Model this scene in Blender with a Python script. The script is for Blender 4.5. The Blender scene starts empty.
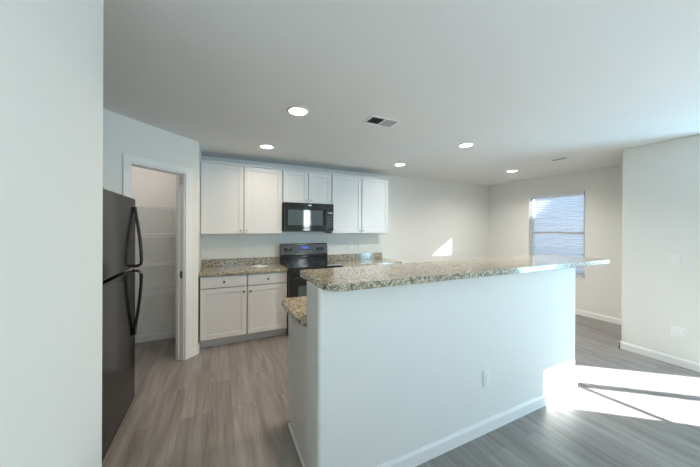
import bpy, bmesh, math, random
from mathutils import Matrix, Vector

random.seed(7)
C = bpy.context.scene.collection
S = bpy.context.scene

# ------------------------------------------------------------------ camera
cam_d = bpy.data.cameras.new('camera')
cam_d.sensor_width = 36.0
cam_d.lens = 273.048 / 700 * 36
cam_d.shift_y = -4.9 / 700
cam_d.clip_start = 0.02
cam = bpy.data.objects.new('camera', cam_d)
C.objects.link(cam)
cam.matrix_world = (Matrix.Translation((0.028, 0.028, 1.457)) @ Matrix.Rotation(math.radians(-25.67), 4, 'Z')
                    @ Matrix.Rotation(math.radians(90 - 0.097), 4, 'X') @ Matrix.Rotation(math.radians(0.3), 4, 'Z'))
S.camera = cam

# ------------------------------------------------------------------ exposure, sky, sun, daylight
S.view_settings.view_transform = 'Standard'
S.view_settings.look = 'None'
S.view_settings.gamma = 1.0
S.view_settings.use_curve_mapping = False
S.view_settings.exposure = 1.6
SUN_DIR = Vector((1.235, -1.0, 0.81)).normalized()      # from the room towards the sun
SUN_STRENGTH = 13.0
SKY_STRENGTH = 3.2
DOOR_WATTS = 58.0
EAST_FILL_WATTS = 6.0
CAN_WATTS = (4.0, 1.5, 0.7, 9.5, 5.6)
PORCH_FILL_WATTS = 4.2
SIDE_WATTS = 4.0
PANTRY_FILL = 4.1

world = bpy.data.worlds.new('sky')
S.world = world
world.use_nodes = True
wn = world.node_tree
bg = wn.nodes['Background']
sky = wn.nodes.new('ShaderNodeTexSky')
sky.sky_type = 'HOSEK_WILKIE'
sky.sun_direction = SUN_DIR
sky.turbidity = 2.5
sky.ground_albedo = 0.35
wn.links.new(sky.outputs[0], bg.inputs[0])
bg.inputs[1].default_value = SKY_STRENGTH

sun_d = bpy.data.lights.new('sun', 'SUN')
sun_d.energy = SUN_STRENGTH
sun_d.angle = math.radians(0.3)
sun_d.color = (1.0, 0.98, 0.96)
sun = bpy.data.objects.new('sun', sun_d)
C.objects.link(sun)
sun.rotation_euler = SUN_DIR.to_track_quat('Z', 'Y').to_euler()
sun.location = SUN_DIR * 20


def area(name, loc, direction, sx, sy, watts, col):
    d = bpy.data.lights.new(name, 'AREA')
    d.shape = 'RECTANGLE'
    d.size, d.size_y = sx, sy
    d.energy = watts
    d.color = col
    o = bpy.data.objects.new(name, d)
    C.objects.link(o)
    o.location = loc
    o.rotation_euler = Vector(direction).to_track_quat('-Z', 'Y').to_euler()
    return o


# skylight at patio door and side window; porch and living lamps are added fill
area('patio_door_daylight', (5.676, -0.82, 1.02), (0, 1, 0), 1.45, 1.95, DOOR_WATTS, (0.30, 0.70, 1.0))
area('added_porch_fill', (0.875, -0.82, 1.485), (0, 1, 0), 1.7, 1.1, PORCH_FILL_WATTS, (0.80, 0.92, 1.0))
area('side_window_daylight', (2.57, -0.82, 1.56), (0, 1, 0), 0.24, 0.98, SIDE_WATTS, (0.86, 0.94, 1.0))
area('added_living_fill', (7.02, 0.05, 1.45), (-1, 0, 0), 1.2, 1.4, EAST_FILL_WATTS, (0.95, 0.97, 1.0))

# ------------------------------------------------------------------ materials


def mat(name, col, rough=0.6, metal=0.0, spec=0.5, coat=0.0, bump=None, emit=None):
    m = bpy.data.materials.new(name)
    m.use_nodes = True
    b = m.node_tree.nodes['Principled BSDF']
    b.inputs['Base Color'].default_value = (*col, 1)
    b.inputs['Roughness'].default_value = rough
    b.inputs['Metallic'].default_value = metal
    b.inputs['Specular IOR Level'].default_value = spec
    b.inputs['Coat Weight'].default_value = coat
    b.inputs['Coat Roughness'].default_value = 0.03
    if emit:
        b.inputs['Emission Color'].default_value = (*emit[0], 1)
        b.inputs['Emission Strength'].default_value = emit[1]
    if bump:
        nt = m.node_tree
        g = nt.nodes.new('ShaderNodeNewGeometry')
        n = nt.nodes.new('ShaderNodeTexNoise')
        n.inputs['Scale'].default_value = bump[0]
        n.inputs['Detail'].default_value = 3
        bp = nt.nodes.new('ShaderNodeBump')
        bp.inputs['Strength'].default_value = bump[1]
        bp.inputs['Distance'].default_value = 0.002
        nt.links.new(g.outputs['Position'], n.inputs['Vector'])
        nt.links.new(n.outputs['Fac'], bp.inputs['Height'])
        nt.links.new(bp.outputs['Normal'], b.inputs['Normal'])
    return m


M = {}
M['wall'] = mat('wall_paint', (0.82, 0.815, 0.775), 0.75, bump=(90, 0.25))
M['ceiling'] = mat('ceiling_paint', (0.82, 0.82, 0.80), 0.85, bump=(60, 0.3))
M['trim'] = mat('trim_white', (0.86, 0.86, 0.85), 0.4)
M['cabinet'] = mat('cabinet_white', (0.78, 0.775, 0.765), 0.38)
M['toe'] = mat('toe_kick', (0.70, 0.69, 0.67), 0.6)
M['gap'] = mat('carcass_gap_shade', (0.50, 0.49, 0.48), 0.6)  # white carcass greyed to put shade into the gaps between doors
M['knob'] = mat('dark_nickel', (0.16, 0.15, 0.14), 0.3, metal=0.9)
M['nickel'] = mat('brushed_nickel', (0.55, 0.53, 0.50), 0.3, metal=1.0)
M['black'] = mat('gloss_black', (0.012, 0.012, 0.014), 0.16, coat=0.4)
M['black_glass'] = mat('black_glass', (0.006, 0.006, 0.008), 0.04, coat=0.6)
M['black_matte'] = mat('black_matte', (0.02, 0.02, 0.021), 0.35)
M['charcoal'] = mat('charcoal_panel', (0.085, 0.085, 0.088), 0.3)
M['grey_print'] = mat('grey_print', (0.45, 0.45, 0.46), 0.5)
M['mw_window'] = mat('microwave_window', (0.07, 0.09, 0.10), 0.05, coat=1.0)
M['fridge'] = mat('fridge_black', (0.009, 0.009, 0.010), 0.14, spec=0.2)
M['plastic'] = mat('plate_white', (0.86, 0.86, 0.84), 0.35)
M['slot'] = mat('socket_slot', (0.10, 0.10, 0.10), 0.6)
M['wire'] = mat('wire_white', (0.92, 0.92, 0.92), 0.35)
M['paper'] = mat('paper_white', (0.88, 0.88, 0.87), 0.7)
M['vent_dark'] = mat('duct_dark', (0.05, 0.05, 0.05), 0.7)
M['vent_grey'] = mat('vent_grey', (0.42, 0.42, 0.41), 0.6)
M['lens'] = mat('lamp_lens', (1, 1, 1), 0.5, emit=((1.0, 0.97, 0.93), 5.0))
M['dome'] = mat('fill_dome', (1, 1, 1), 0.5, emit=((1.0, 0.90, 0.86), PANTRY_FILL))
M['blue_led'] = mat('blue_display', (0.02, 0.03, 0.2), 0.3, emit=((0.06, 0.14, 1.0), 0.35))
M['siding'] = mat('siding', (0.46, 0.47, 0.48), 0.7)
M['shingle'] = mat('shingles', (0.16, 0.15, 0.15), 0.9)
M['pale_siding'] = mat('pale_siding', (0.84, 0.88, 0.95), 0.7)
M['vinyl'] = mat('vinyl_white', (0.85, 0.86, 0.87), 0.4)


def mat_slat():
    m = mat('blind_slat', (0.88, 0.89, 0.90), 0.45)
    nt = m.node_tree
    b = nt.nodes['Principled BSDF']
    t = nt.nodes.new('ShaderNodeBsdfTranslucent')
    t.inputs['Color'].default_value = (0.85, 0.88, 0.92, 1)
    mx = nt.nodes.new('ShaderNodeMixShader')
    mx.inputs[0].default_value = 0.3
    nt.links.new(b.outputs[0], mx.inputs[1])
    nt.links.new(t.outputs[0], mx.inputs[2])
    nt.links.new(mx.outputs[0], nt.nodes['Material Output'].inputs['Surface'])
    return m


def mat_glass():
    m = bpy.data.materials.new('window_glass')
    m.use_nodes = True
    nt = m.node_tree
    nt.nodes.remove(nt.nodes['Principled BSDF'])
    tr = nt.nodes.new('ShaderNodeBsdfTransparent')
    tr.inputs['Color'].default_value = (0.95, 0.97, 0.97, 1)
    gl = nt.nodes.new('ShaderNodeBsdfGlossy')
    gl.inputs['Roughness'].default_value = 0.02
    mx = nt.nodes.new('ShaderNodeMixShader')
    mx.inputs[0].default_value = 0.05
    nt.links.new(tr.outputs[0], mx.inputs[1])
    nt.links.new(gl.outputs[0], mx.inputs[2])
    nt.links.new(mx.outputs[0], nt.nodes['Material Output'].inputs['Surface'])
    return m


def ramp(nt, stops):
    r = nt.nodes.new('ShaderNodeValToRGB')
    e = r.color_ramp.elements
    while len(e) < len(stops):
        e.new(0.5)
    for k, (p, c) in enumerate(stops):
        e[k].position = p
        e[k].color = (*c, 1)
    return r


def mat_floor():
    """Grey-brown vinyl planks laid along Y."""
    m = mat('vinyl_plank', (0.3, 0.27, 0.24), 0.36)
    nt = m.node_tree
    b = nt.nodes['Principled BSDF']
    L = nt.links.new
    g = nt.nodes.new('ShaderNodeNewGeometry')
    mp = nt.nodes.new('ShaderNodeMapping')
    mp.vector_type = 'POINT'
    mp.inputs['Rotation'].default_value = (0, 0, math.radians(90))
    mp.inputs['Location'].default_value = (0, 0.05, 0)
    L(g.outputs['Position'], mp.inputs['Vector'])
    br = nt.nodes.new('ShaderNodeTexBrick')
    br.offset = 0.37
    br.offset_frequency = 2
    br.inputs['Color1'].default_value = (0, 0, 0, 1)
    br.inputs['Color2'].default_value = (1, 1, 1, 1)
    br.inputs['Mortar'].default_value = (0.5, 0.5, 0.5, 1)
    br.inputs['Scale'].default_value = 1.0
    br.inputs['Mortar Size'].default_value = 0.0012
    br.inputs['Mortar Smooth'].default_value = 0.2
    br.inputs['Brick Width'].default_value = 1.22
    br.inputs['Row Height'].default_value = 0.181
    L(mp.outputs[0], br.inputs['Vector'])
    # grain: noise stretched along the plank, shifted per plank
    ms = nt.nodes.new('ShaderNodeVectorMath')
    ms.operation = 'MULTIPLY'
    ms.inputs[1].default_value = (13.0, 1.1, 1.0)
    L(g.outputs['Position'], ms.inputs[0])
    sh = nt.nodes.new('ShaderNodeVectorMath')
    sh.operation = 'MULTIPLY_ADD'
    sh.inputs[1].default_value = (17.0, 29.0, 11.0)
    L(br.outputs['Color'], sh.inputs[0])
    L(ms.outputs[0], sh.inputs[2])
    n1 = nt.nodes.new('ShaderNodeTexNoise')
    n1.inputs['Scale'].default_value = 1.0
    n1.inputs['Detail'].default_value = 6
    n1.inputs['Roughness'].default_value = 0.62
    n1.inputs['Distortion'].default_value = 0.6
    L(sh.outputs[0], n1.inputs['Vector'])
    ms2 = nt.nodes.new('ShaderNodeVectorMath')
    ms2.operation = 'MULTIPLY'
    ms2.inputs[1].default_value = (90.0, 2.6, 1.0)
    L(g.outputs['Position'], ms2.inputs[0])
    n2 = nt.nodes.new('ShaderNodeTexNoise')
    n2.inputs['Scale'].default_value = 1.0
    n2.inputs['Detail'].default_value = 4
    L(ms2.outputs[0], n2.inputs['Vector'])
    r1 = ramp(nt, [(0.26, (0.160, 0.143, 0.130)), (0.5, (0.262, 0.243, 0.230)), (0.74, (0.355, 0.338, 0.325))])
    L(n1.outputs['Fac'], r1.inputs[0])
    r2 = ramp(nt, [(0.3, (0.86, 0.86, 0.86)), (0.7, (1.1, 1.1, 1.1))])
    L(n2.outputs['Fac'], r2.inputs[0])
    mx = nt.nodes.new('ShaderNodeMix')
    mx.data_type = 'RGBA'
    mx.blend_type = 'MULTIPLY'
    mx.inputs[0].default_value = 1.0
    L(r1.outputs[0], mx.inputs[6])
    L(r2.outputs[0], mx.inputs[7])
    r3 = ramp(nt, [(0.0, (0.86, 0.85, 0.84)), (1.0, (1.12, 1.12, 1.13))])
    L(br.outputs['Color'], r3.inputs[0])
    mx2 = nt.nodes.new('ShaderNodeMix')
    mx2.data_type = 'RGBA'
    mx2.blend_type = 'MULTIPLY'
    mx2.inputs[0].default_value = 1.0
    L(mx.outputs[2], mx2.inputs[6])
    L(r3.outputs[0], mx2.inputs[7])
    mx3 = nt.nodes.new('ShaderNodeMix')
    mx3.data_type = 'RGBA'
    mx3.inputs[7].default_value = (0.10, 0.085, 0.075, 1)
    mlt = nt.nodes.new('ShaderNodeMath')
    mlt.operation = 'MULTIPLY'
    mlt.inputs[1].default_value = 0.55
    L(br.outputs['Fac'], mlt.inputs[0])
    L(mlt.outputs[0], mx3.inputs[0])
    L(mx2.outputs[2], mx3.inputs[6])
    L(mx3.outputs[2], b.inputs['Base Color'])
    bp = nt.nodes.new('ShaderNodeBump')
    bp.inputs['Strength'].default_value = 0.12
    bp.inputs['Distance'].default_value = 0.002
    L(n2.outputs['Fac'], bp.inputs['Height'])
    L(bp.outputs['Normal'], b.inputs['Normal'])
    return m


def mat_granite():
    m = mat('granite', (0.4, 0.36, 0.3), 0.09, spec=0.75)
    nt = m.node_tree
    b = nt.nodes['Principled BSDF']
    L = nt.links.new
    g = nt.nodes.new('ShaderNodeNewGeometry')
    n0 = nt.nodes.new('ShaderNodeTexNoise')
    n0.inputs['Scale'].default_value = 62
    n0.inputs['Detail'].default_value = 5
    n0.inputs['Roughness'].default_value = 0.65
    L(g.outputs['Position'], n0.inputs['Vector'])
    r0 = ramp(nt, [(0.33, (0.05, 0.05, 0.04)), (0.41, (0.24, 0.205, 0.15)), (0.52, (0.50, 0.44, 0.34)),
                   (0.62, (0.62, 0.57, 0.47)), (0.70, (0.36, 0.345, 0.28))])
    L(n0.outputs['Fac'], r0.inputs[0])
    v = nt.nodes.new('ShaderNodeTexVoronoi')
    v.inputs['Scale'].default_value = 110
    L(g.outputs['Position'], v.inputs['Vector'])
    sp = nt.nodes.new('ShaderNodeSeparateColor')
    L(v.outputs['Color'], sp.inputs[0])
    r1 = ramp(nt, [(0.0, (0.12, 0.12, 0.11)), (0.22, (0.45, 0.43, 0.40)), (0.6, (1, 1, 1)), (0.95, (1.35, 1.35, 1.3))])
    L(sp.outputs[0], r1.inputs[0])
    mx = nt.nodes.new('ShaderNodeMix')
    mx.data_type = 'RGBA'
    mx.blend_type = 'MULTIPLY'
    mx.inputs[0].default_value = 0.72
    L(r0.outputs[0], mx.inputs[6])
    L(r1.outputs[0], mx.inputs[7])
    L(mx.outputs[2], b.inputs['Base Color'])
    return m


def mat_ground():
    m = mat('concrete', (0.5, 0.5, 0.5), 0.95)
    nt = m.node_tree
    g = nt.nodes.new('ShaderNodeNewGeometry')
    n = nt.nodes.new('ShaderNodeTexNoise')
    n.inputs['Scale'].default_value = 3
    n.inputs['Detail'].default_value = 6
    r = ramp(nt, [(0.35, (0.27, 0.29, 0.32)), (0.65, (0.34, 0.36, 0.39))])
    nt.links.new(g.outputs['Position'], n.inputs['Vector'])
    nt.links.new(n.outputs['Fac'], r.inputs[0])
    nt.links.new(r.outputs[0], nt.nodes['Principled BSDF'].inputs['Base Color'])
    return m


M['slat'] = mat_slat()
M['glass'] = mat_glass()
M['floor'] = mat_floor()
M['granite'] = mat_granite()
M['lawn'] = mat_ground()

# ------------------------------------------------------------------ mesh helpers


def newbm():
    return bmesh.new()


def box(bm, x0, x1, y0, y1, z0, z1, bev=0.0, seg=2):
    r = bmesh.ops.create_cube(bm, size=1.0)
    vs = r['verts']
    for v in vs:
        v.co = Vector((x0 + (v.co.x + .5) * (x1 - x0), y0 + (v.co.y + .5) * (y1 - y0), z0 + (v.co.z + .5) * (z1 - z0)))
    if bev > 0:
        es = list({e for v in vs for e in v.link_edges})
        bmesh.ops.bevel(bm, geom=es, offset=bev, segments=seg, affect='EDGES', profile=0.5)
    return bm


def prism(bm, pts, z0, z1, bev=0.0, seg=2):
    """Vertical extrusion of a counter-clockwise outline; bev rounds the top and bottom rims."""
    lo = [bm.verts.new((x, y, z0)) for x, y in pts]
    hi = [bm.verts.new((x, y, z1)) for x, y in pts]
    n = len(pts)
    fb = bm.faces.new(lo[::-1])
    ft = bm.faces.new(hi)
    for i in range(n):
        j = (i + 1) % n
        bm.faces.new((lo[i], lo[j], hi[j], hi[i]))
    if bev > 0:
        es = list(set(fb.edges) | set(ft.edges))
        bmesh.ops.bevel(bm, geom=es, offset=bev, segments=seg, affect='EDGES', profile=0.5)
    return bm


def rounded(x0, x1, y0, y1, radii, n=8):
    """Outline with radii for corners (x0y0, x1y0, x1y1, x0y1)."""
    out = []
    cs = [(x0, y0, 180, radii[0], 1, 1), (x1, y0, 270, radii[1], -1, 1), (x1, y1, 0, radii[2], -1, -1), (x0, y1, 90, radii[3], 1, -1)]
    for cx, cy, a0, r, sx, sy in cs:
        if r <= 0:
            out.append((cx, cy))
            continue
        for k in range(n + 1):
            a = math.radians(a0 + 90 * k / n)
            out.append((cx + sx * r + r * math.cos(a), cy + sy * r + r * math.sin(a)))
    return out


def cyl(bm, p0, p1, r0, r1=None, n=20):
    p0, p1 = Vector(p0), Vector(p1)
    r1 = r0 if r1 is None else r1
    d = p1 - p0
    mtx = Matrix.Translation((p0 + p1) / 2) @ d.to_track_quat('Z', 'Y').to_matrix().to_4x4()
    bmesh.ops.create_cone(bm, cap_ends=True, segments=n, radius1=r0, radius2=r1, depth=d.length, matrix=mtx)
    return bm


def lathe(bm, origin, axis, prof, n=24):
    """Surface of revolution: prof is (radius, distance along axis)."""
    q = Vector(axis).to_track_quat('Z', 'Y')
    o = Vector(origin)
    rings = []
    for r, h in prof:
        if r < 1e-6:
            rings.append([bm.verts.new(o + q @ Vector((0, 0, h)))])
        else:
            rings.append([bm.verts.new(o + q @ Vector((r * math.cos(2 * math.pi * k / n), r * math.sin(2 * math.pi * k / n), h))) for k in range(n)])
    for a, b in zip(rings, rings[1:]):
        for k in range(n):
            j = (k + 1) % n
            if len(a) == 1 and len(b) == 1:
                continue
            if len(a) == 1:
                bm.faces.new((a[0], b[j], b[k]))
            elif len(b) == 1:
                bm.faces.new((a[k], a[j], b[0]))
            else:
                bm.faces.new((a[k], a[j], b[j], b[k]))
    return bm


def tube(bm, pts, r, n=10, rz=None):
    """Round (or, with rz, elliptical) bar swept along points."""
    pts = [Vector(p) for p in pts]
    rings = []
    for i, p in enumerate(pts):
        t = (pts[min(i + 1, len(pts) - 1)] - pts[max(i - 1, 0)]).normalized()
        ref = Vector((0, 1, 0)) if abs(t.y) < 0.9 else Vector((1, 0, 0))
        u = t.cross(ref).normalized()
        w = u.cross(t).normalized()
        rb = rz or r
        rings.append([bm.verts.new(p + u * r * math.cos(2 * math.pi * k / n) + w * rb * math.sin(2 * math.pi * k / n)) for k in range(n)])
    for a, b in zip(rings, rings[1:]):
        for k in range(n):
            j = (k + 1) % n
            bm.faces.new((a[k], a[j], b[j], b[k]))
    bm.faces.new(rings[0][::-1])
    bm.faces.new(rings[-1])
    return bm


def obj(name, bm, m, parent=None, smooth=False):
    bmesh.ops.recalc_face_normals(bm, faces=bm.faces[:])
    me = bpy.data.meshes.new(name)
    bm.to_mesh(me)
    bm.free()
    me.materials.append(m)
    if smooth:
        for p in me.polygons:
            p.use_smooth = True
        try:
            me.set_sharp_from_angle(angle=math.radians(35))
        except Exception:
            pass
    o = bpy.data.objects.new(name, me)
    C.objects.link(o)
    if smooth:
        wmod = o.modifiers.new('weighted_normal', 'WEIGHTED_NORMAL')
        wmod.keep_sharp = True
    if parent:
        o.parent = parent
        o.matrix_parent_inverse = Matrix.Identity(4)
    return o


def tag(o, label, cat, group=None):
    o['label'] = label
    o['category'] = cat
    if group:
        o['group'] = group
    return o


def thing(name, label, cat, loc=(0, 0, 0), rz=0.0, group=None):
    o = bpy.data.objects.new(name, None)
    C.objects.link(o)
    o.location = loc
    o.rotation_euler = (0, 0, rz)
    o.empty_display_size = 0.1
    return tag(o, label, cat, group)


def struct(name, bm, m, parent=None, smooth=False):
    o = obj(name, bm, m, parent, smooth)
    if not parent:
        o['kind'] = 'structure'
    return o


def dup(root, loc, label, group):
    r = root.copy()
    C.objects.link(r)
    r.location = loc
    tag(r, label, root['category'], group)
    for ch in list(root.children):
        c = ch.copy()
        C.objects.link(c)
        c.parent = r
        for g in list(ch.children):
            d = g.copy()
            C.objects.link(d)
            d.parent = c
    return r


# ------------------------------------------------------------------ key dimensions (metres)
H = 2.44
YB = 4.286                      # back wall
XW = 5.575                      # dining window wall
XR = 4.479                      # right wall face
YREAR = -0.66                   # wall behind the camera (inner face)
XL = -0.186                     # pantry return wall face
R2 = math.sqrt(0.5)

# ------------------------------------------------------------------ setting: shell
struct('ground', box(newbm(), -30, 40, -40, 40, -0.4, -0.16), M['lawn'])

bm = newbm()
prism(bm, [(-1.52, YREAR), (7.0, YREAR), (7.0, 0.95), (XW, 0.95), (XW, YB), (-1.52, YB)], -0.12, 0.0)
struct('floor', bm, M['floor'])
bm = newbm()
prism(bm, [(-1.62, -0.78), (7.12, -0.78), (7.12, 0.95), (5.695, 0.95), (5.695, 4.406), (-1.62, 4.406)], H, H + 0.14)
struct('ceiling', bm, M['ceiling'])

struct('wall_back', box(newbm(), -1.52, XW + 0.12, YB, YB + 0.12, -0.12, H), M['wall'])

# window wall with its opening
WY0, WY1, WZ0, WZ1 = 2.455, 3.375, 0.655, 2.105
bm = newbm()
box(bm, XW, XW + 0.12, 0.95, WY0, -0.12, H)
box(bm, XW, XW + 0.12, WY1, YB, -0.12, H)
box(bm, XW, XW + 0.12, WY0, WY1, -0.12, WZ0)
box(bm, XW, XW + 0.12, WY0, WY1, WZ1, H)
struct('wall_dining', bm, M['wall'])

# right wall: the block whose face and corner show at the right edge
struct('wall_right', box(newbm(), XR, XW - 0.001, 0.822, 1.602, 0, H, 0.012, 3), M['wall'], smooth=True)
struct('wall_living', box(newbm(), XW, 7.12, 0.822, 0.949, -0.12, H), M['wall'])

# east wall of the living room with a window opening added for skylight
bm = newbm()
box(bm, 7.0, 7.12, -0.78, -0.57, -0.12, H)
box(bm, 7.0, 7.12, 0.67, 0.822, -0.12, H)
box(bm, 7.0, 7.12, -0.57, 0.67, -0.12, 0.72)
box(bm, 7.0, 7.12, -0.57, 0.67, 2.18, H)
struct('wall_east', bm, M['wall'])

# wall behind the camera: patio door, narrow side window, wide window added for fill
bm = newbm()
Y0, Y1 = YREAR - 0.12, YREAR
box(bm, -0.5, 0.0, Y0, Y1, -0.12, H)
box(bm, 0.0, 1.75, Y0, Y1, -0.12, 0.9)
box(bm, 0.0, 1.75, Y0, Y1, 2.07, H)
box(bm, 1.75, 2.43, Y0, Y1, -0.12, H)
box(bm, 2.43, 2.71, Y0, Y1, -0.12, 1.03)
box(bm, 2.43, 2.71, Y0, Y1, 2.09, H)
box(bm, 2.71, 4.967, Y0, Y1, -0.12, H)
box(bm, 4.967, 6.453, Y0, Y1, 2.03, H)
box(bm, 4.967, 6.453, Y0, Y1, -0.12, 0)
box(bm, 6.453, 7.0, Y0, Y1, -0.12, H)
struct('wall_rear', bm, M['wall'])

# near left wall (rounded corner where it turns away)
LX, LY = -0.382, 1.425
struct('wall_left', box(newbm(), LX - 0.14, LX, YREAR, LY, 0, H, 0.014, 3), M['wall'], smooth=True)
struct('wall_hall', box(newbm(), -1.52, LX - 0.141, LY - 0.12, LY, 0, H), M['wall'])
struct('wall_fridge', box(newbm(), -1.52, -1.40, LY, YB, 0, H), M['wall'])

# pantry: diagonal wall with the doorway, side wall, return wall
PX, PY = XL, 3.626


def dg(s, n=0.0):
    """Point on the diagonal wall: s along it from the right corner, n into the pantry."""
    return (PX - R2 * s - R2 * n, PY - R2 * s + R2 * n)


T = 0.115
SE = 1.03
DO0, DO1, DOZ = 0.168, 0.727, 2.050


def diag_box(bm, s0, s1, n0, n1, z0, z1, bev=0.0):
    return prism(bm, [dg(s1, n0), dg(s0, n0), dg(s0, n1), dg(s1, n1)], z0, z1, bev)


bm = newbm()
diag_box(bm, 0.0, DO0, 0, T, 0, H)
diag_box(bm, DO1, SE, 0, T, 0, H)
diag_box(bm, DO0, DO1, 0, T, DOZ, H)
struct('wall_pantry', bm, M['wall'])
ex, ey = dg(SE)
struct('wall_pantry_side', box(newbm(), -1.40, ex, ey, ey + 0.1, 0, H), M['wall'])
struct('wall_pantry_return', prism(newbm(), [(XL, PY), (XL, YB), (XL - T, YB), (XL - T, PY + 0.05)], 0, H), M['wall'])

# doorway trim
bm = newbm()
cw = 0.058
diag_box(bm, DO1 - 0.004, DO1 + cw, -0.016, 0, 0, DOZ + cw, 0.004)
diag_box(bm, DO0 - cw - 0.02, DO0 + 0.004, -0.016, 0, 0, DOZ + cw, 0.004)
diag_box(bm, DO0 + 0.004, DO1 - 0.004, -0.016, 0, DOZ - 0.004, DOZ + cw, 0.004)
trim = struct('trim_1', bm, M['trim'])
bm = newbm()
diag_box(bm, DO0, DO0 + 0.016, 0, T, 0, DOZ)
diag_box(bm, DO1 - 0.016, DO1, 0, T, 0, DOZ)
diag_box(bm, DO0 + 0.016, DO1 - 0.016, 0, T, DOZ - 0.016, DOZ)
diag_box(bm, DO0 + 0.016, DO0 + 0.028, 0.06, 0.095, 0, DOZ - 0.016)       # door stop
diag_box(bm, DO1 - 0.028, DO1 - 0.016, 0.06, 0.095, 0, DOZ - 0.016)
jamb = obj('door_jamb', bm, M['trim'], trim)
bm = newbm()
diag_box(bm, DO0 + 0.016, DO0 + 0.019, 0.016, 0.05, 0.90, 0.975)
obj('strike_plate', bm, M['knob'], trim)
bm = newbm()
diag_box(bm, DO0 + 0.014, DO0 + 0.021, 0.010, 0.05, 1.925, 2.005)
diag_box(bm, DO0 + 0.021, DO0 + 0.032, 0.018, 0.034, 1.94, 1.99)
obj('ball_catch', bm, M['nickel'], trim)


# baseboards
def base_profile(h=0.088, t=0.013):
    return [(0, 0), (t, 0), (t, h * .80), (t * .75, h * .88), (t * .45, h), (0, h)]


def baseboard(bm, p0, p1, nrm, h=0.088, t=0.013):
    p0, p1, nv = Vector((*p0, 0)), Vector((*p1, 0)), Vector((*nrm, 0)).normalized()
    pr = base_profile(h, t)
    a = [bm.verts.new(p0 + nv * d + Vector((0, 0, z))) for d, z in pr]
    b = [bm.verts.new(p1 + nv * d + Vector((0, 0, z))) for d, z in pr]
    n = len(pr)
    for i in range(n):
        j = (i + 1) % n
        bm.faces.new((a[i], a[j], b[j], b[i]))
    bm.faces.new(a[::-1])
    bm.faces.new(b)


bm = newbm()
baseboard(bm, (XW, 1.616), (XW, YB), (-1, 0))
struct('baseboard_dining', bm, M['trim'])
bm = newbm()
baseboard(bm, (2.74, YB), (XW - 0.013, YB), (0, -1))
struct('baseboard_back', bm, M['trim'])
bm = newbm()
baseboard(bm, (XR, 0.822), (XR, 1.615), (-1, 0))
baseboard(bm, (XR - 0.013, 1.602), (XW - 0.014, 1.602), (0, 1))
struct('baseboard_right', bm, M['trim'])
bm = newbm()
baseboard(bm, dg(0.0), dg(DO0 - cw - 0.02), (R2, -R2))
baseboard(bm, (XL, PY - 0.008), (XL, 3.76), (1, 0))
struct('baseboard_pantry', bm, M['trim'])
bm = newbm()
baseboard(bm, (-1.399, YB), (XL - T, YB), (0, -1))
baseboard(bm, (-1.40, ey + 0.1), (-1.40, YB - 0.013), (1, 0))
struct('baseboard_pantry_inside', bm, M['trim'])

# ------------------------------------------------------------------ dining window
fx0, fx1 = XW + 0.055, XW + 0.115
bm = newbm()
fw = 0.045
box(bm, fx0, fx1, WY0, WY0 + fw, WZ0, WZ1, 0.004)
box(bm, fx0, fx1, WY1 - fw, WY1, WZ0, WZ1, 0.004)
box(bm, fx0, fx1, WY0 + fw, WY1 - fw, WZ0, WZ0 + fw, 0.004)
box(bm, fx0, fx1, WY0 + fw, WY1 - fw, WZ1 - fw, WZ1, 0.004)
win = struct('window_1', bm, M['vinyl'])
zc = 1.40
bm = newbm()
box(bm, fx0 + 0.012, fx1 - 0.02, WY0 + fw, WY1 - fw, zc - 0.022, zc + 0.022, 0.003)
obj('meeting_rail', bm, M['vinyl'], win)
bm = newbm()
box(bm, fx0 + 0.026, fx0 + 0.031, WY0 + fw, WY1 - fw, WZ0 + fw, zc - 0.022)
obj('pane', bm, M['glass'], win)
bm = newbm()
box(bm, fx0 + 0.032, fx0 + 0.037, WY0 + fw, WY1 - fw, zc + 0.022, WZ1 - fw)
obj('pane', bm, M['glass'], win)
bm = newbm()
box(bm, XW - 0.02, fx0, WY0 - 0.004, WY1 + 0.004, WZ0 - 0.014, WZ0 + 0.004, 0.004)
obj('window_sill', bm, M['trim'], win)

# blind
bl = thing('window_blind', 'white horizontal slat blind lowered over the dining window', 'blind', (XW + 0.026, (WY0 + WY1) / 2, 0))
hw = (WY1 - WY0) / 2 - 0.008
bm = newbm()
box(bm, -0.024, 0.022, -hw, hw, WZ1 - 0.062, WZ1 - 0.003, 0.004)
obj('headrail', bm, M['slat'], bl)
bm = newbm()
zs = WZ0 + 0.062
tilt = math.radians(20)
while zs < WZ1 - 0.075:
    # a slightly crowned slat, room-side edge low
    prev = None
    for k in range(5):
        u = -0.025 + 0.05 * k / 4
        crown = 0.0025 * (1 - (u / 0.025) ** 2)
        x = u * math.cos(tilt) - crown * math.sin(tilt)
        z = u * math.sin(tilt) + crown * math.cos(tilt)
        row = [bm.verts.new((x, yy, zs + z + dz)) for dz in (0.0, 0.002) for yy in (-hw + 0.004, hw - 0.004)]
        if prev:
            bm.faces.new((prev[2], prev[3], row[3], row[2]))
            bm.faces.new((prev[1], prev[0], row[0], row[1]))
            bm.faces.new((prev[0], prev[2], row[2], row[0]))
            bm.faces.new((prev[3], prev[1], row[1], row[3]))
        else:
            bm.faces.new((row[0], row[1], row[3], row[2]))
        prev = row
    bm.faces.new((prev[1], prev[0], prev[2], prev[3]))
    zs += 0.0435
obj('slats', bm, M['slat'], bl)
bm = newbm()
box(bm, -0.022, 0.022, -hw + 0.004, hw - 0.004, WZ0 + 0.010, WZ0 + 0.030, 0.004)
obj('bottom_rail', bm, M['slat'], bl)
for yy in (-hw + 0.13, 0.0, hw - 0.13):
    bm = newbm()
    for xx in (-0.0262, 0.0262):
        cyl(bm, (xx, yy, WZ0 + 0.03), (xx, yy, WZ1 - 0.06), 0.0012, n=6)
    obj('ladder_cord', bm, M['slat'], bl)
bm = newbm()
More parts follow.
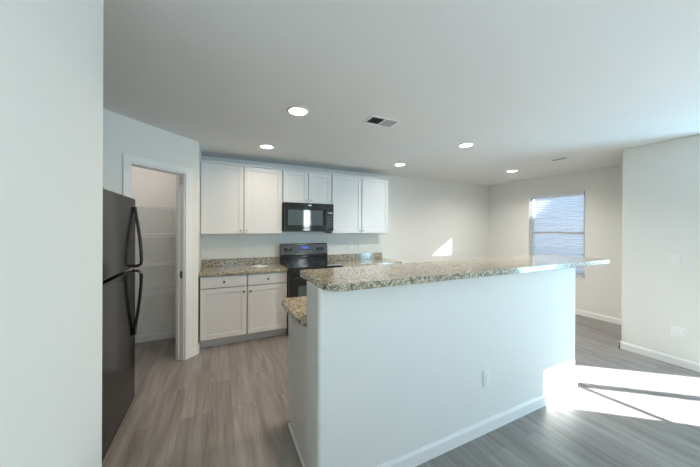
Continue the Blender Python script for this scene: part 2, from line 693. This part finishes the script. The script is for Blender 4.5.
cyl(bm, (-0.030, hw - 0.07, WZ1 - 0.75), (-0.030, hw - 0.07, WZ1 - 0.05), 0.004, n=8)
obj('tilt_wand', bm, M['glass'], bl)

# ------------------------------------------------------------------ patio door behind the camera, side window, added living and porch windows
bm = newbm()
yd0, yd1 = YREAR - 0.10, YREAR - 0.03
box(bm, 4.967, 4.995, yd0, yd1, 0, 2.03)
box(bm, 6.425, 6.453, yd0, yd1, 0, 2.03)
box(bm, 4.995, 6.425, yd0, yd1, 2.0, 2.03)
box(bm, 4.995, 6.425, yd0, yd1, 0, 0.03)
door = struct('door_1', bm, M['vinyl'])
bm = newbm()
box(bm, 5.672, 5.745, yd0 + 0.01, yd1 - 0.01, 0.03, 2.0)
obj('meeting_stile', bm, M['vinyl'], door)
bm = newbm()
box(bm, 4.995, 5.672, yd0 + 0.03, yd0 + 0.035, 0.03, 2.0)
obj('pane', bm, M['glass'], door)
bm = newbm()
box(bm, 5.745, 6.425, yd0 + 0.03, yd0 + 0.035, 0.03, 2.0)
obj('pane', bm, M['glass'], door)
bm = newbm()
cyl(bm, (5.738, -0.80, 1.762), (4.96, -0.80, 1.201), 0.014, n=10)
obj('shadow_bar', bm, M['vinyl'], door)  # bar added only to cast the thin line across the sun patch

bm = newbm()
for a in ((2.43, 2.455, 1.03, 2.09), (2.685, 2.71, 1.03, 2.09), (2.455, 2.685, 1.03, 1.06), (2.455, 2.685, 2.06, 2.09), (2.455, 2.685, 1.40, 1.43)):
    box(bm, a[0], a[1], yd0, yd1, a[2], a[3])
w2 = struct('window_2', bm, M['vinyl'])
bm = newbm()
box(bm, 2.455, 2.685, yd0 + 0.03, yd0 + 0.035, 1.06, 2.06)
obj('pane', bm, M['glass'], w2)
bm = newbm()
for a in ((-0.57, -0.53, 0.72, 2.18), (0.63, 0.67, 0.72, 2.18), (-0.53, 0.63, 0.72, 0.76), (-0.53, 0.63, 2.14, 2.18), (-0.53, 0.63, 1.43, 1.47)):
    box(bm, 7.03, 7.09, a[0], a[1], a[2], a[3])
w3 = struct('added_window_3', bm, M['vinyl'])  # unseen window, added to let more skylight in
bm = newbm()
for a in ((0.0, 0.035, 0.9, 2.07), (1.715, 1.75, 0.9, 2.07), (0.855, 0.895, 0.9, 2.07), (0.035, 0.855, 0.9, 0.935), (0.895, 1.715, 0.9, 0.935),
          (0.035, 0.855, 2.035, 2.07), (0.895, 1.715, 2.035, 2.07)):
    box(bm, a[0], a[1], yd0, yd1, a[2], a[3])
w4 = struct('added_window_4', bm, M['vinyl'])  # unseen window, added behind the camera as frontal fill
for a in ((0.035, 0.855), (0.895, 1.715)):
    bm = newbm()
    box(bm, a[0], a[1], yd0 + 0.03, yd0 + 0.035, 0.935, 2.035)
    obj('pane', bm, M['glass'], w4)
bm = newbm()
box(bm, 7.05, 7.055, -0.53, 0.63, 0.76, 2.14)
obj('pane', bm, M['glass'], w3)

# unseen sun blockers, added outside: porch roof for rear windows, house for dining window
struct('added_porch_roof', box(newbm(), -1.5, 4.94, -2.9, -0.79, 2.46, 2.6), M['siding'])
blocker = bpy.data.objects.new('added_house', None)
C.objects.link(blocker)
blocker.location = (11.6, -1.7, -0.16)
blocker['kind'] = 'structure'
bm = newbm()
box(bm, -2.3, 2.6, -0.7, 0.7, 0, 5.1)
obj('house_walls', bm, M['siding'], blocker)['kind'] = 'structure'
bm = newbm()
pts = [(-2.35, -0.8, 5.05), (-2.35, 0.8, 5.05), (-2.35, 0, 5.93)]
a = [bm.verts.new(p) for p in pts]
b = [bm.verts.new((2.65, p[1], p[2])) for p in pts]
bm.faces.new(a)
bm.faces.new(b[::-1])
for i in range(3):
    j = (i + 1) % 3
    bm.faces.new((a[i], b[i], b[j], a[j]))
obj('house_roof', bm, M['shingle'], blocker)['kind'] = 'structure'

# a second house across the side yard, seen through the blind
n2 = bpy.data.objects.new('added_house', None)
C.objects.link(n2)
n2.location = (12.0, 8.2, -0.16)
n2['kind'] = 'structure'
bm = newbm()
box(bm, 0, 7.0, -4.4, 4.4, 0, 4.6)
obj('house_walls', bm, M['pale_siding'], n2)['kind'] = 'structure'
bm = newbm()
pts = [(-0.5, 4.6), (7.5, 4.6), (3.5, 6.6)]
a = [bm.verts.new((x, -4.7, z)) for x, z in pts]
b = [bm.verts.new((x, 4.7, z)) for x, z in pts]
bm.faces.new(a)
bm.faces.new(b[::-1])
for i in range(3):
    j = (i + 1) % 3
    bm.faces.new((a[i], b[i], b[j], a[j]))
obj('house_roof', bm, M['shingle'], n2)['kind'] = 'structure'

# ------------------------------------------------------------------ island: knee wall, cabinet, counters
IY, IX0, IX1 = 1.367, 0.493, 2.948
KZ = 1.146
bm = newbm()
prism(bm, rounded(IX0, IX1, IY, 1.578, (0.02, 0.02, 0.006, 0.006), 4), 0, KZ)
struct('wall_island', bm, M['wall'], smooth=True)
bm = newbm()
baseboard(bm, (IX0 + 0.006, IY), (IX1 + 0.013, IY), (0, -1), 0.092)
baseboard(bm, (IX1, IY - 0.013), (IX1, 1.578), (1, 0), 0.092)
struct('baseboard_island', bm, M['trim'])

bar = newbm()
prism(bar, rounded(0.498, 3.27, 1.245, 1.775, (0.085, 0.03, 0.03, 0.035), 8), KZ + 0.001, KZ + 0.037, 0.006, 2)
tag(obj('bar_countertop', bar, M['granite'], smooth=True), 'raised polished granite breakfast bar top on the white half wall', 'countertop')

ic = thing('island_cabinet', 'white base cabinet behind the half wall, plain end panel showing', 'cabinet', (0.504, 1.582, 0))
bm = newbm()
box(bm, 0, 2.40, 0, 0.505, 0.10, 0.874, 0.002)
box(bm, 0, 2.40, 0, 0.445, 0.0, 0.10)
obj('body', bm, M['cabinet'], ic)
bm = newbm()
box(bm, -0.012, -0.0005, 0.0, 0.445, 0.0, 0.022, 0.003)
obj('shoe_molding', bm, M['trim'], ic)
for k in range(4):
    x0 = 0.02 + k * 0.595
    bm = newbm()
    box(bm, x0, x0 + 0.575, 0.5055, 0.524, 0.13, 0.86, 0.003)
    obj('door', bm, M['cabinet'], ic)
bm = newbm()
prism(bm, [(0.486, 1.583)] + rounded(0.452, 2.945, 1.583, 2.14, (0.0, 0.0, 0.03, 0.05), 6)[1:] + [(0.452, 1.64)], 0.876, 0.914, 0.006, 2)
tag(obj('island_countertop', bm, M['granite'], smooth=True), 'lower granite worktop on the kitchen side of the island', 'countertop')

# ------------------------------------------------------------------ cabinets


def knob_bm(y, x, z):
    bm = newbm()
    lathe(bm, (x, y, z), (0, -1, 0), [(0.006, 0), (0.0055, 0.012), (0.0135, 0.017), (0.0145, 0.023), (0.010, 0.028), (0, 0.029)], 16)
    return bm


def shaker(bm, x0, x1, z0, z1, yb, rail=0.057, t=0.02, rec=0.008):
    """Door in the XZ plane: back at yb, front at yb - t, recessed middle panel."""
    yf = yb - t
    bv = 0.0025
    box(bm, x0, x0 + rail, yf, yb, z0, z1, bv)
    box(bm, x1 - rail, x1, yf, yb, z0, z1, bv)
    box(bm, x0 + rail, x1 - rail, yf, yb, z0, z0 + rail, bv)
    box(bm, x0 + rail, x1 - rail, yf, yb, z1 - rail, z1, bv)
    box(bm, x0 + rail - 0.003, x1 - rail + 0.003, yf + rec, yb - 0.003, z0 + rail - 0.003, z1 - rail + 0.003)
    return bm


UFY = 3.955


def upper(name, label, x0, x1, z0, z1, kn):
    """Wall cabinet with two shaker doors."""
    t = thing(name, label, 'cabinet', (x0, YB, z0), 0, 'white wall cabinets')
    w, h = x1 - x0, z1 - z0
    yb = UFY + 0.021 - YB
    bm = newbm()
    box(bm, 0, w, yb, -0.001, 0, h, 0.0015)
    obj('body', bm, M['gap'], t)
    bm = newbm()
    box(bm, 0, w, yb - 0.026, -0.001, h + 0.0005, h + 0.026, 0.003)
    obj('top_molding', bm, M['cabinet'], t)
    mid = w / 2
    for k, (a, b) in enumerate(((0.009, mid - 0.006), (mid + 0.006, w - 0.009))):
        bm = newbm()
        shaker(bm, a, b, 0.004, h - 0.004, yb - 0.001)
        d = obj('door', bm, M['cabinet'], t)
        kx = b - 0.03 if k == 0 else a + 0.03
        obj('knob', knob_bm(yb - 0.021, kx, kn), M['nickel'], d, True)
    return t


upper('wall_cabinet', 'tall white two-door wall cabinet left of the microwave', -0.1855, 0.846, 1.372, 2.284, 0.048)
upper('wall_cabinet', 'short white two-door wall cabinet directly above the microwave', 0.848, 1.601, 1.822, 2.284, 0.045)
upper('wall_cabinet', 'tall white two-door wall cabinet right of the microwave', 1.603, 2.648, 1.372, 2.284, 0.048)

BFY = 3.695          # face of base cabinet doors


def base(name, label, x0, x1, doors, group):
    t = thing(name, label, 'cabinet', (x0, YB, 0), 0, group)
    w = x1 - x0
    yb = BFY + 0.021 - YB
    bm = newbm()
    box(bm, 0, w, yb, -0.001, 0.102, 0.875, 0.0015)
    obj('body', bm, M['gap'], t)
    bm = newbm()
    box(bm, 0, w, yb + 0.058, -0.001, 0.0, 0.1015)
    obj('toe_kick', bm, M['toe'], t)
    n = len(doors)
    for k, hinge in enumerate(doors):
        a, b = k * w / n + 0.008, (k + 1) * w / n - 0.008
        bm = newbm()
        box(bm, a, b, yb - 0.021, yb - 0.001, 0.728, 0.868, 0.003)
        d = obj('drawer', bm, M['cabinet'], t)
        obj('knob', knob_bm(yb - 0.021, (a + b) / 2, 0.795), M['knob'], d, True)
        bm = newbm()
        shaker(bm, a, b, 0.112, 0.715, yb - 0.001)
        d = obj('door', bm, M['cabinet'], t)
        kx = b - 0.03 if hinge == 'l' else a + 0.03
        obj('knob', knob_bm(yb - 0.021, kx, 0.655), M['knob'], d, True)
    return t


base('base_cabinet', 'white base cabinet with drawer over door, beside the pantry', -0.172, 0.354, 'l', 'white base cabinets')
base('base_cabinet', 'white base cabinet with drawer over door, just left of the range', 0.356, 0.863, 'r', 'white base cabinets')
base('base_cabinet', 'white base cabinet right of the range, mostly hidden behind the bar', 1.634, 2.70, 'lr', 'white base cabinets')


def counter(name, label, x0, x1, side=None):
    t = thing(name, label, 'countertop', (0, 0, 0.876))
    bm = newbm()
    prism(bm, rounded(x0, x1, BFY - 0.03, YB - 0.001, (0.004, 0.012 if side else 0.004, 0, 0), 4), 0, 0.038, 0.005, 2)
    obj('worktop', bm, M['granite'], t, True)
    bm = newbm()
    box(bm, x0, x1 - 0.002, YB - 0.021, YB - 0.001, 0.0385, 0.138, 0.003)
    obj('backsplash', bm, M['granite'], t)
    return t


counter('countertop', 'granite worktop with low backsplash between the pantry and the range', -0.180, 0.863)
counter('countertop', 'granite worktop with low backsplash right of the range', 1.634, 2.725, True)

card = newbm()
prism(card, [(0.435, 4.075), (0.54, 3.90), (0.672, 4.04), (0.565, 4.215)], 0.9145, 0.9165)
tag(obj('paper_sheet', card, M['paper']), 'white paper sheet lying on the granite worktop left of the range', 'paper')

# ------------------------------------------------------------------ microwave
mw = thing('microwave', 'black over-the-range microwave under the short wall cabinet', 'microwave', (0.857, YB, 1.402))
W, Hm = 0.748, 0.416
yf = 3.885 - YB
bm = newbm()
box(bm, 0, W, yf + 0.03, -0.001, 0.01, Hm, 0.004)
obj('body', bm, M['black_matte'], mw)
bm = newbm()
box(bm, 0.02, W - 0.02, yf + 0.05, -0.05, 0.0, 0.0095)
obj('underside_grille', bm, M['charcoal'], mw)
bm = newbm()
box(bm, 0.0, 0.632, yf, yf + 0.029, 0.012, Hm - 0.002, 0.006)
dr = obj('door', bm, M['black_glass'], mw, True)
bm = newbm()
box(bm, 0.05, 0.572, yf - 0.002, yf - 0.0003, 0.092, 0.312, 0.0008, 1)
obj('door_window', bm, M['mw_window'], dr)
bm = newbm()
tube(bm, [(0.607, yf + 0.002, 0.105), (0.607, yf - 0.028, 0.12), (0.607, yf - 0.036, 0.16), (0.607, yf - 0.038, 0.215),
          (0.607, yf - 0.036, 0.27), (0.607, yf - 0.028, 0.31), (0.607, yf + 0.002, 0.325)], 0.009, 10, 0.012)
obj('handle', bm, M['black'], dr, True)
bm = newbm()
box(bm, 0.345, 0.395, yf - 0.0015, yf - 0.0003, 0.375, 0.393)
obj('badge', bm, M['plastic'], dr)
bm = newbm()
box(bm, 0.6335, W, yf, yf + 0.029, 0.012, Hm - 0.002, 0.006)
cp = obj('control_panel', bm, M['black'], mw, True)
bm = newbm()
box(bm, 0.655, 0.722, yf - 0.0015, yf - 0.0003, 0.27, 0.292)
obj('display', bm, M['vent_grey'], cp)
bm = newbm()
for r in range(5):
    for c in range(3):
        box(bm, 0.655 + c * 0.026, 0.672 + c * 0.026, yf - 0.0012, yf - 0.0003, 0.06 + r * 0.038, 0.080 + r * 0.038)
obj('keypad', bm, M['charcoal'], cp)

# ------------------------------------------------------------------ range
rg = thing('range', 'black freestanding electric range with glass cooktop below the microwave', 'stove', (0.867, YB, 0))
W = 0.762
yfr = 3.625 - YB
bm = newbm()
box(bm, 0.001, W - 0.001, yfr, -0.03, 0.03, 0.895, 0.003)
for fx in (0.05, W - 0.05):
    for fy in (yfr + 0.06, -0.09):
        cyl(bm, (fx, fy, 0.0), (fx, fy, 0.03), 0.015, n=10)
obj('body', bm, M['black'], rg)
bm = newbm()
prism(bm, rounded(-0.0025, W + 0.0025, yfr - 0.045, -0.085, (0.02, 0.02, 0.0, 0.0), 5), 0.9155, 0.931, 0.005, 2)
box(bm, 0.002, W - 0.002, yfr - 0.02, -0.085, 0.8955, 0.9153)
ct = obj('cooktop', bm, M['black_glass'], rg, True)
for cx, cy, r in ((0.20, -0.21, 0.075), (0.56, -0.21, 0.095), (0.20, -0.50, 0.105), (0.56, -0.50, 0.08)):
    bm = newbm()
    lathe(bm, (cx, cy, 0.9311), (0, 0, 1), [(r, 0), (r, 0.0004), (r - 0.004, 0.0004), (r - 0.004, 0)], 32)
    obj('burner_ring', bm, M['charcoal'], ct)
# backguard: leaning console
bm = newbm()
pr = [(-0.084, 0.9155), (-0.030, 0.9155), (-0.030, 1.205), (-0.052, 1.214), (-0.066, 1.208), (-0.084, 1.04)]
a = [bm.verts.new((0, y, z)) for y, z in pr]
b = [bm.verts.new((W, y, z)) for y, z in pr]
bm.faces.new(a)
bm.faces.new(b[::-1])
for i in range(len(pr)):
    j = (i + 1) % len(pr)
    bm.faces.new((a[i], b[i], b[j], a[j]))
bmesh.ops.bevel(bm, geom=bm.edges[:], offset=0.004, segments=2, affect='EDGES')
bgd = obj('backguard', bm, M['black'], rg, True)
# console plate lies on the leaning face
lean = math.atan2(0.018, 0.168)


def on_console(z, off=0.0):
    k = (z - 1.04) / 0.168
    return -0.084 + 0.018 * k - off


bm = newbm()
vs = []
for off in (0.0004, 0.003):
    for (x, z) in ((0.012, 1.052), (W - 0.012, 1.052), (W - 0.012, 1.196), (0.012, 1.196)):
        vs.append(bm.verts.new((x, on_console(z, off), z)))
bm.faces.new((vs[4], vs[5], vs[6], vs[7]))
bm.faces.new((vs[3], vs[2], vs[1], vs[0]))
for i in range(4):
    j = (i + 1) % 4
    bm.faces.new((vs[i], vs[j], vs[4 + j], vs[4 + i]))
cons = obj('console_plate', bm, M['charcoal'], bgd)
for kx in (0.088, 0.165, 0.600, 0.672):
    bm = newbm()
    zk = 1.125
    lathe(bm, (kx, on_console(zk, 0.003), zk), (0, -1, 0.1), [(0.026, 0), (0.026, 0.004), (0.020, 0.006), (0.018, 0.026), (0.015, 0.029), (0, 0.029)], 20)
    box(bm, kx - 0.003, kx + 0.003, on_console(zk, 0.003) - 0.032, on_console(zk, 0.003) - 0.02, zk - 0.017, zk + 0.019)
    obj('knob', bm, M['black_matte'], bgd, True)
bm = newbm()
box(bm, 0.335, 0.435, on_console(1.15, 0.0055), on_console(1.15, 0.0036), 1.135, 1.160)
obj('display', bm, M['blue_led'], bgd)
bm = newbm()
for k in range(6):
    x = 0.30 + k * 0.035
    box(bm, x, x + 0.018, on_console(1.09, 0.0045), on_console(1.09, 0.0033), 1.083, 1.091)
obj('button_row', bm, M['grey_print'], bgd)
bm = newbm()
box(bm, 0.335, 0.42, -0.0852, -0.0843, 1.008, 1.016)
obj('badge', bm, M['grey_print'], bgd)
bm = newbm()
box(bm, 0.004, W - 0.004, yfr - 0.03, yfr - 0.001, 0.245, 0.885, 0.006)
od = obj('oven_door', bm, M['black_glass'], rg, True)
bm = newbm()
box(bm, 0.12, W - 0.12, yfr - 0.0315, yfr - 0.0303, 0.36, 0.68)
obj('door_window', bm, M['mw_window'], od)
bm = newbm()
tube(bm, [(0.06, yfr - 0.028, 0.80), (0.06, yfr - 0.068, 0.805), (0.09, yfr - 0.075, 0.805), (W - 0.09, yfr - 0.075, 0.805), (W - 0.06, yfr - 0.068, 0.805), (W - 0.06, yfr - 0.028, 0.80)], 0.011, 10)
obj('handle', bm, M['black'], od, True)
bm = newbm()
box(bm, 0.004, W - 0.004, yfr - 0.026, yfr - 0.001, 0.06, 0.238, 0.006)
obj('drawer', bm, M['black'], rg, True)

# ------------------------------------------------------------------ refrigerator (doors face +X)
FX, FY0, FY1, FZ = -0.598, 2.10, 2.862, 1.692
fr = thing('refrigerator', 'black top-freezer refrigerator with curved handles beside the pantry doorway', 'refrigerator', (FX, (FY0 + FY1) / 2, 0))
w2_ = (FY1 - FY0) / 2
bm = newbm()
box(bm, -0.72, -0.068, -w2_ + 0.004, w2_ - 0.004, 0.03, FZ - 0.012, 0.006)
for fx in (-0.66, -0.13):
    for fy in (-w2_ + 0.06, w2_ - 0.06):
        cyl(bm, (fx, fy, 0), (fx, fy, 0.03), 0.02, n=10)
obj('body', bm, M['fridge'], fr, True)
bm = newbm()
box(bm, -0.085, -0.03, -w2_ + 0.01, w2_ - 0.01, 0.006, 0.028)
obj('kick_grille', bm, M['black_matte'], fr)
ZS = 1.118


def handle(p):
    bm = newbm()
    tube(bm, p, 0.012, 10, 0.015)
    return bm


yh = 2.80 - (FY0 + FY1) / 2
bm = newbm()
box(bm, -0.062, 0, -w2_, w2_, 0.032, ZS - 0.007, 0.012, 3)
d = obj('refrigerator_door', bm, M['fridge'], fr, True)
obj('handle', handle([(-0.004, yh, 1.100), (0.03, yh, 1.097), (0.048, yh, 1.085), (0.053, yh, 1.06), (0.051, yh, 0.98), (0.043, yh, 0.87), (0.031, yh, 0.76),
                      (0.018, yh, 0.67), (0.012, yh, 0.62), (0.008, yh, 0.575)]), M['black'], d, True)
bm = newbm()
box(bm, -0.062, 0, -w2_, w2_, ZS + 0.007, FZ, 0.012, 3)
d = obj('freezer_door', bm, M['fridge'], fr, True)
obj('handle', handle([(-0.004, yh, 1.136), (0.03, yh, 1.139), (0.048, yh, 1.150), (0.053, yh, 1.175), (0.051, yh, 1.25), (0.043, yh, 1.35), (0.031, yh, 1.45),
                      (0.018, yh, 1.54), (0.012, yh, 1.58), (0.008, yh, 1.62)]), M['black'], d, True)
bm = newbm()
box(bm, -0.10, -0.01, w2_ - 0.11, w2_ - 0.02, FZ + 0.0005, FZ + 0.014, 0.005)
bm.free()
bm = newbm()
box(bm, -0.10, -0.012, -w2_ + 0.02, -w2_ + 0.10, FZ + 0.0005, FZ + 0.016, 0.005)
obj('hinge_cover', bm, M['black_matte'], fr)

# ------------------------------------------------------------------ pantry wire shelves


def wire_shelf(z, label):
    x0, x1 = -1.39, XL - T - 0.012
    t = thing('wire_shelf', label, 'shelf', (0, YB, z), 0, 'pantry wire shelves')
    bm = newbm()
    for yy, dz in ((-0.012, 0), (-0.30, 0), (-0.302, -0.03), (-0.10, -0.004), (-0.20, -0.004)):
        cyl(bm, (x0, yy, dz), (x1, yy, dz), 0.0055, n=6)
    x = x0 + 0.01
    while x < x1:
        cyl(bm, (x, -0.01, 0.003), (x, -0.302, 0.003), 0.0024, n=5)
        cyl(bm, (x, -0.302, 0.003), (x, -0.303, -0.03), 0.0024, n=5)
        x += 0.022
    obj('wire_deck', bm, M['wire'], t)
    for bx in (-1.05, -0.50):
        bm = newbm()
        cyl(bm, (bx, -0.285, -0.008), (bx, -0.004, -0.25), 0.004, n=6)
        obj('bracket', bm, M['wire'], t)
    for k in range(4):
        bm = newbm()
        box(bm, x0 + 0.05 + k * 0.33, x0 + 0.065 + k * 0.33, -0.016, -0.0015, -0.012, 0.014)
        obj('wall_clip', bm, M['plastic'], t)


wire_shelf(1.70, 'white wire shelf in the pantry, the highest one')
wire_shelf(1.37, 'white wire shelf in the pantry, second from the top')
wire_shelf(1.03, 'white wire shelf in the pantry, second from the bottom')
wire_shelf(0.68, 'white wire shelf in the pantry, the lowest one')

# ------------------------------------------------------------------ ceiling lamps
proto = thing('recessed_light', 'lit recessed ceiling light nearest the camera, left of the ceiling vent', 'ceiling light', (0.625, 2.291, H), 0, 'recessed ceiling lights')
bm = newbm()
lathe(bm, (0, 0, -0.0005), (0, 0, -1), [(0.071, 0.0), (0.096, 0.0), (0.096, 0.003), (0.090, 0.007), (0.076, 0.008), (0.071, 0.004), (0.071, 0.0)], 36)
obj('trim_ring', bm, M['plastic'], proto, True)
bm = newbm()
lathe(bm, (0, 0, -0.0005), (0, 0, -1), [(0.0705, 0.0), (0.0705, 0.004), (0.05, 0.005), (0, 0.0055)], 36)
obj('lens', bm, M['lens'], proto, True)
LAMPS = [((0.55, 3.446, H), 'lit recessed ceiling light closest to the pantry corner'),
         ((2.536, 3.484, H), 'small lit recessed ceiling light beyond the end of the wall cabinets'),
         ((2.639, 2.33, H), 'lit recessed ceiling light right of the ceiling vent, above the bar'),
         ((4.503, 3.013, H), 'farthest lit recessed ceiling light, near the dining window')]
for loc, lab in LAMPS:
    dup(proto, loc, lab, 'recessed ceiling lights')
for k, loc in enumerate([(0.625, 2.291, H)] + [l for l, _ in LAMPS]):
    d = bpy.data.lights.new('recessed_lamp', 'AREA')
    d.shape = 'DISK'
    d.size = 0.13
    d.spread = math.radians(150)
    d.energy = CAN_WATTS[k]
    d.color = (1.0, 0.78, 0.54) if k < 2 else (1.0, 0.95, 0.87)
    o = bpy.data.objects.new('recessed_lamp', d)
    C.objects.link(o)
    o.location = (loc[0], loc[1], H - 0.012)

pl = thing('pantry_fill_light', 'white dome ceiling light added out of view to brighten the pantry', 'ceiling light', (-0.85, 3.72, H))  # lamp added out of view to lift the dark pantry interior
bm = newbm()
lathe(bm, (0, 0, -0.0005), (0, 0, -1), [(0, 0), (0.15, 0), (0.15, 0.02), (0.14, 0.025), (0, 0.025)], 32)
obj('base', bm, M['plastic'], pl, True)
bm = newbm()
lathe(bm, (0, 0, -0.026), (0, 0, -1), [(0.135, 0), (0.125, 0.03), (0.09, 0.06), (0.04, 0.075), (0, 0.078)], 32)
obj('glass_dome', bm, M['dome'], pl, True)

# ceiling register, its two louvre banks throwing opposite ways


def register(name, label, cx, cy, sx, sy, cols, frame=0.022):
    t = thing(name, label, 'vent', (cx, cy, H))
    bm = newbm()
    z0, z1 = -0.008, -0.0005
    box(bm, -sx / 2, sx / 2, -sy / 2, -sy / 2 + frame, z0, z1, 0.002)
    box(bm, -sx / 2, sx / 2, sy / 2 - frame, sy / 2, z0, z1, 0.002)
    box(bm, -sx / 2, -sx / 2 + frame, -sy / 2 + frame, sy / 2 - frame, z0, z1, 0.002)
    box(bm, sx / 2 - frame, sx / 2, -sy / 2 + frame, sy / 2 - frame, z0, z1, 0.002)
    if len(cols) > 1:
        box(bm, -0.007, 0.007, -sy / 2 + frame, sy / 2 - frame, z0, z1, 0.001)
    obj('frame', bm, M['plastic'], t)
    n = len(cols)
    iw = (sx - 2 * frame) / n
    for k in range(n):
        x0 = -sx / 2 + frame + k * iw + (0.008 if k else 0.001)
        x1 = -sx / 2 + frame + (k + 1) * iw - (0.008 if k < n - 1 else 0.001)
        bm = newbm()
        box(bm, x0, x1, -sy / 2 + frame, sy / 2 - frame, -0.0018, -0.0006)
        obj('duct_opening', bm, M['vent_dark'], t)
        bm = newbm()
        m = 6
        for i in range(m):
            yy = -sy / 2 + frame + (i + 0.5) * (sy - 2 * frame) / m
            a = cols[k]
            vs = [bm.verts.new((xx, yy + s * 0.0085, -0.0045 + s * a * 0.0024)) for s in (-1, 1) for xx in (x0, x1)]
            vs2 = [bm.verts.new(v.co + Vector((0, 0, 0.0007))) for v in vs]
            bm.faces.new((vs[0], vs[1], vs[3], vs[2]))
            bm.faces.new((vs2[2], vs2[3], vs2[1], vs2[0]))
            for p, q in ((0, 1), (1, 3), (3, 2), (2, 0)):
                bm.faces.new((vs[p], vs2[p], vs2[q], vs[q]))
        obj('louvre_bank', bm, M['charcoal'] if k == 0 else M['vent_grey'], t)


register('ceiling_vent', 'white framed ceiling vent with two grey louvred halves', 1.377, 2.172, 0.31, 0.185, (1, -1))
register('ceiling_vent', 'small dark ceiling vent near the right wall corner', 4.315, 2.209, 0.09, 0.21, (1,), 0.012)


# ------------------------------------------------------------------ outlets and switches (built in the XZ plane, facing -Y)
def plate(name, label, cat, loc, rz, kind, w=0.072, h=0.116):
    t = thing(name, label, cat, loc, rz)
    bm = newbm()
    box(bm, -w / 2, w / 2, -0.0065, -0.0005, -h / 2, h / 2, 0.002)
    obj('cover_plate', bm, M['plastic'], t)
    if kind == 'outlet':
        for s in (-1, 1):
            bm = newbm()
            prism(bm, rounded(-0.017, 0.017, -0.014, 0.014, (0.008,) * 4, 4), 0, 0.002)
            for v in bm.verts:
                v.co = Vector((v.co.x, -0.0066 - v.co.z, v.co.y + s * 0.02))
            so = obj('socket', bm, M['plastic'], t)
            bm = newbm()
            for xx in (-0.006, 0.006):
                box(bm, xx - 0.001, xx + 0.001, -0.0093, -0.0087, s * 0.02 - 0.002, s * 0.02 + 0.007)
            obj('slots', bm, M['slot'], so)
    elif kind in ('switch', 'block'):
        bm = newbm()
        box(bm, -0.016, 0.016, -0.0105, -0.0066, -0.033, 0.033, 0.002)
        obj('rocker' if kind == 'switch' else 'socket_block', bm, M['plastic'], t)
    else:
        for s in (-1, 1):
            bm = newbm()
            lathe(bm, (s * 0.02, -0.0066, 0), (0, -1, 0), [(0.011, 0), (0.011, 0.003), (0.006, 0.004), (0.006, 0.010), (0, 0.010)], 14)
            obj('jack', bm, M['plastic'], t, True)
    return t


plate('wall_outlet', 'white outlet on the back wall above the worktop, left of the range', 'outlet', (0.38, YB, 1.19), 0, 'outlet')
plate('wall_outlet', 'white outlet on the back wall right of the range, the nearer to the range', 'outlet', (2.087, YB, 1.156), 0, 'outlet')
plate('light_switch', 'white switch on the back wall right of the range, nearest the backsplash end', 'switch', (2.282, YB, 1.152), 0, 'switch')
plate('wall_outlet', 'white outlet low on the front of the island half wall', 'outlet', (1.765, IY, 0.391), 0, 'block')
plate('cable_plate', 'white square cable plate low on the right wall near its baseboard', 'outlet', (XR, 1.141, 0.36), math.radians(-90), 'jack', 0.100, 0.105)
plate('light_switch', 'white switch at waist height on the right wall', 'switch', (XR, 1.156, 1.132), math.radians(-90), 'switch')
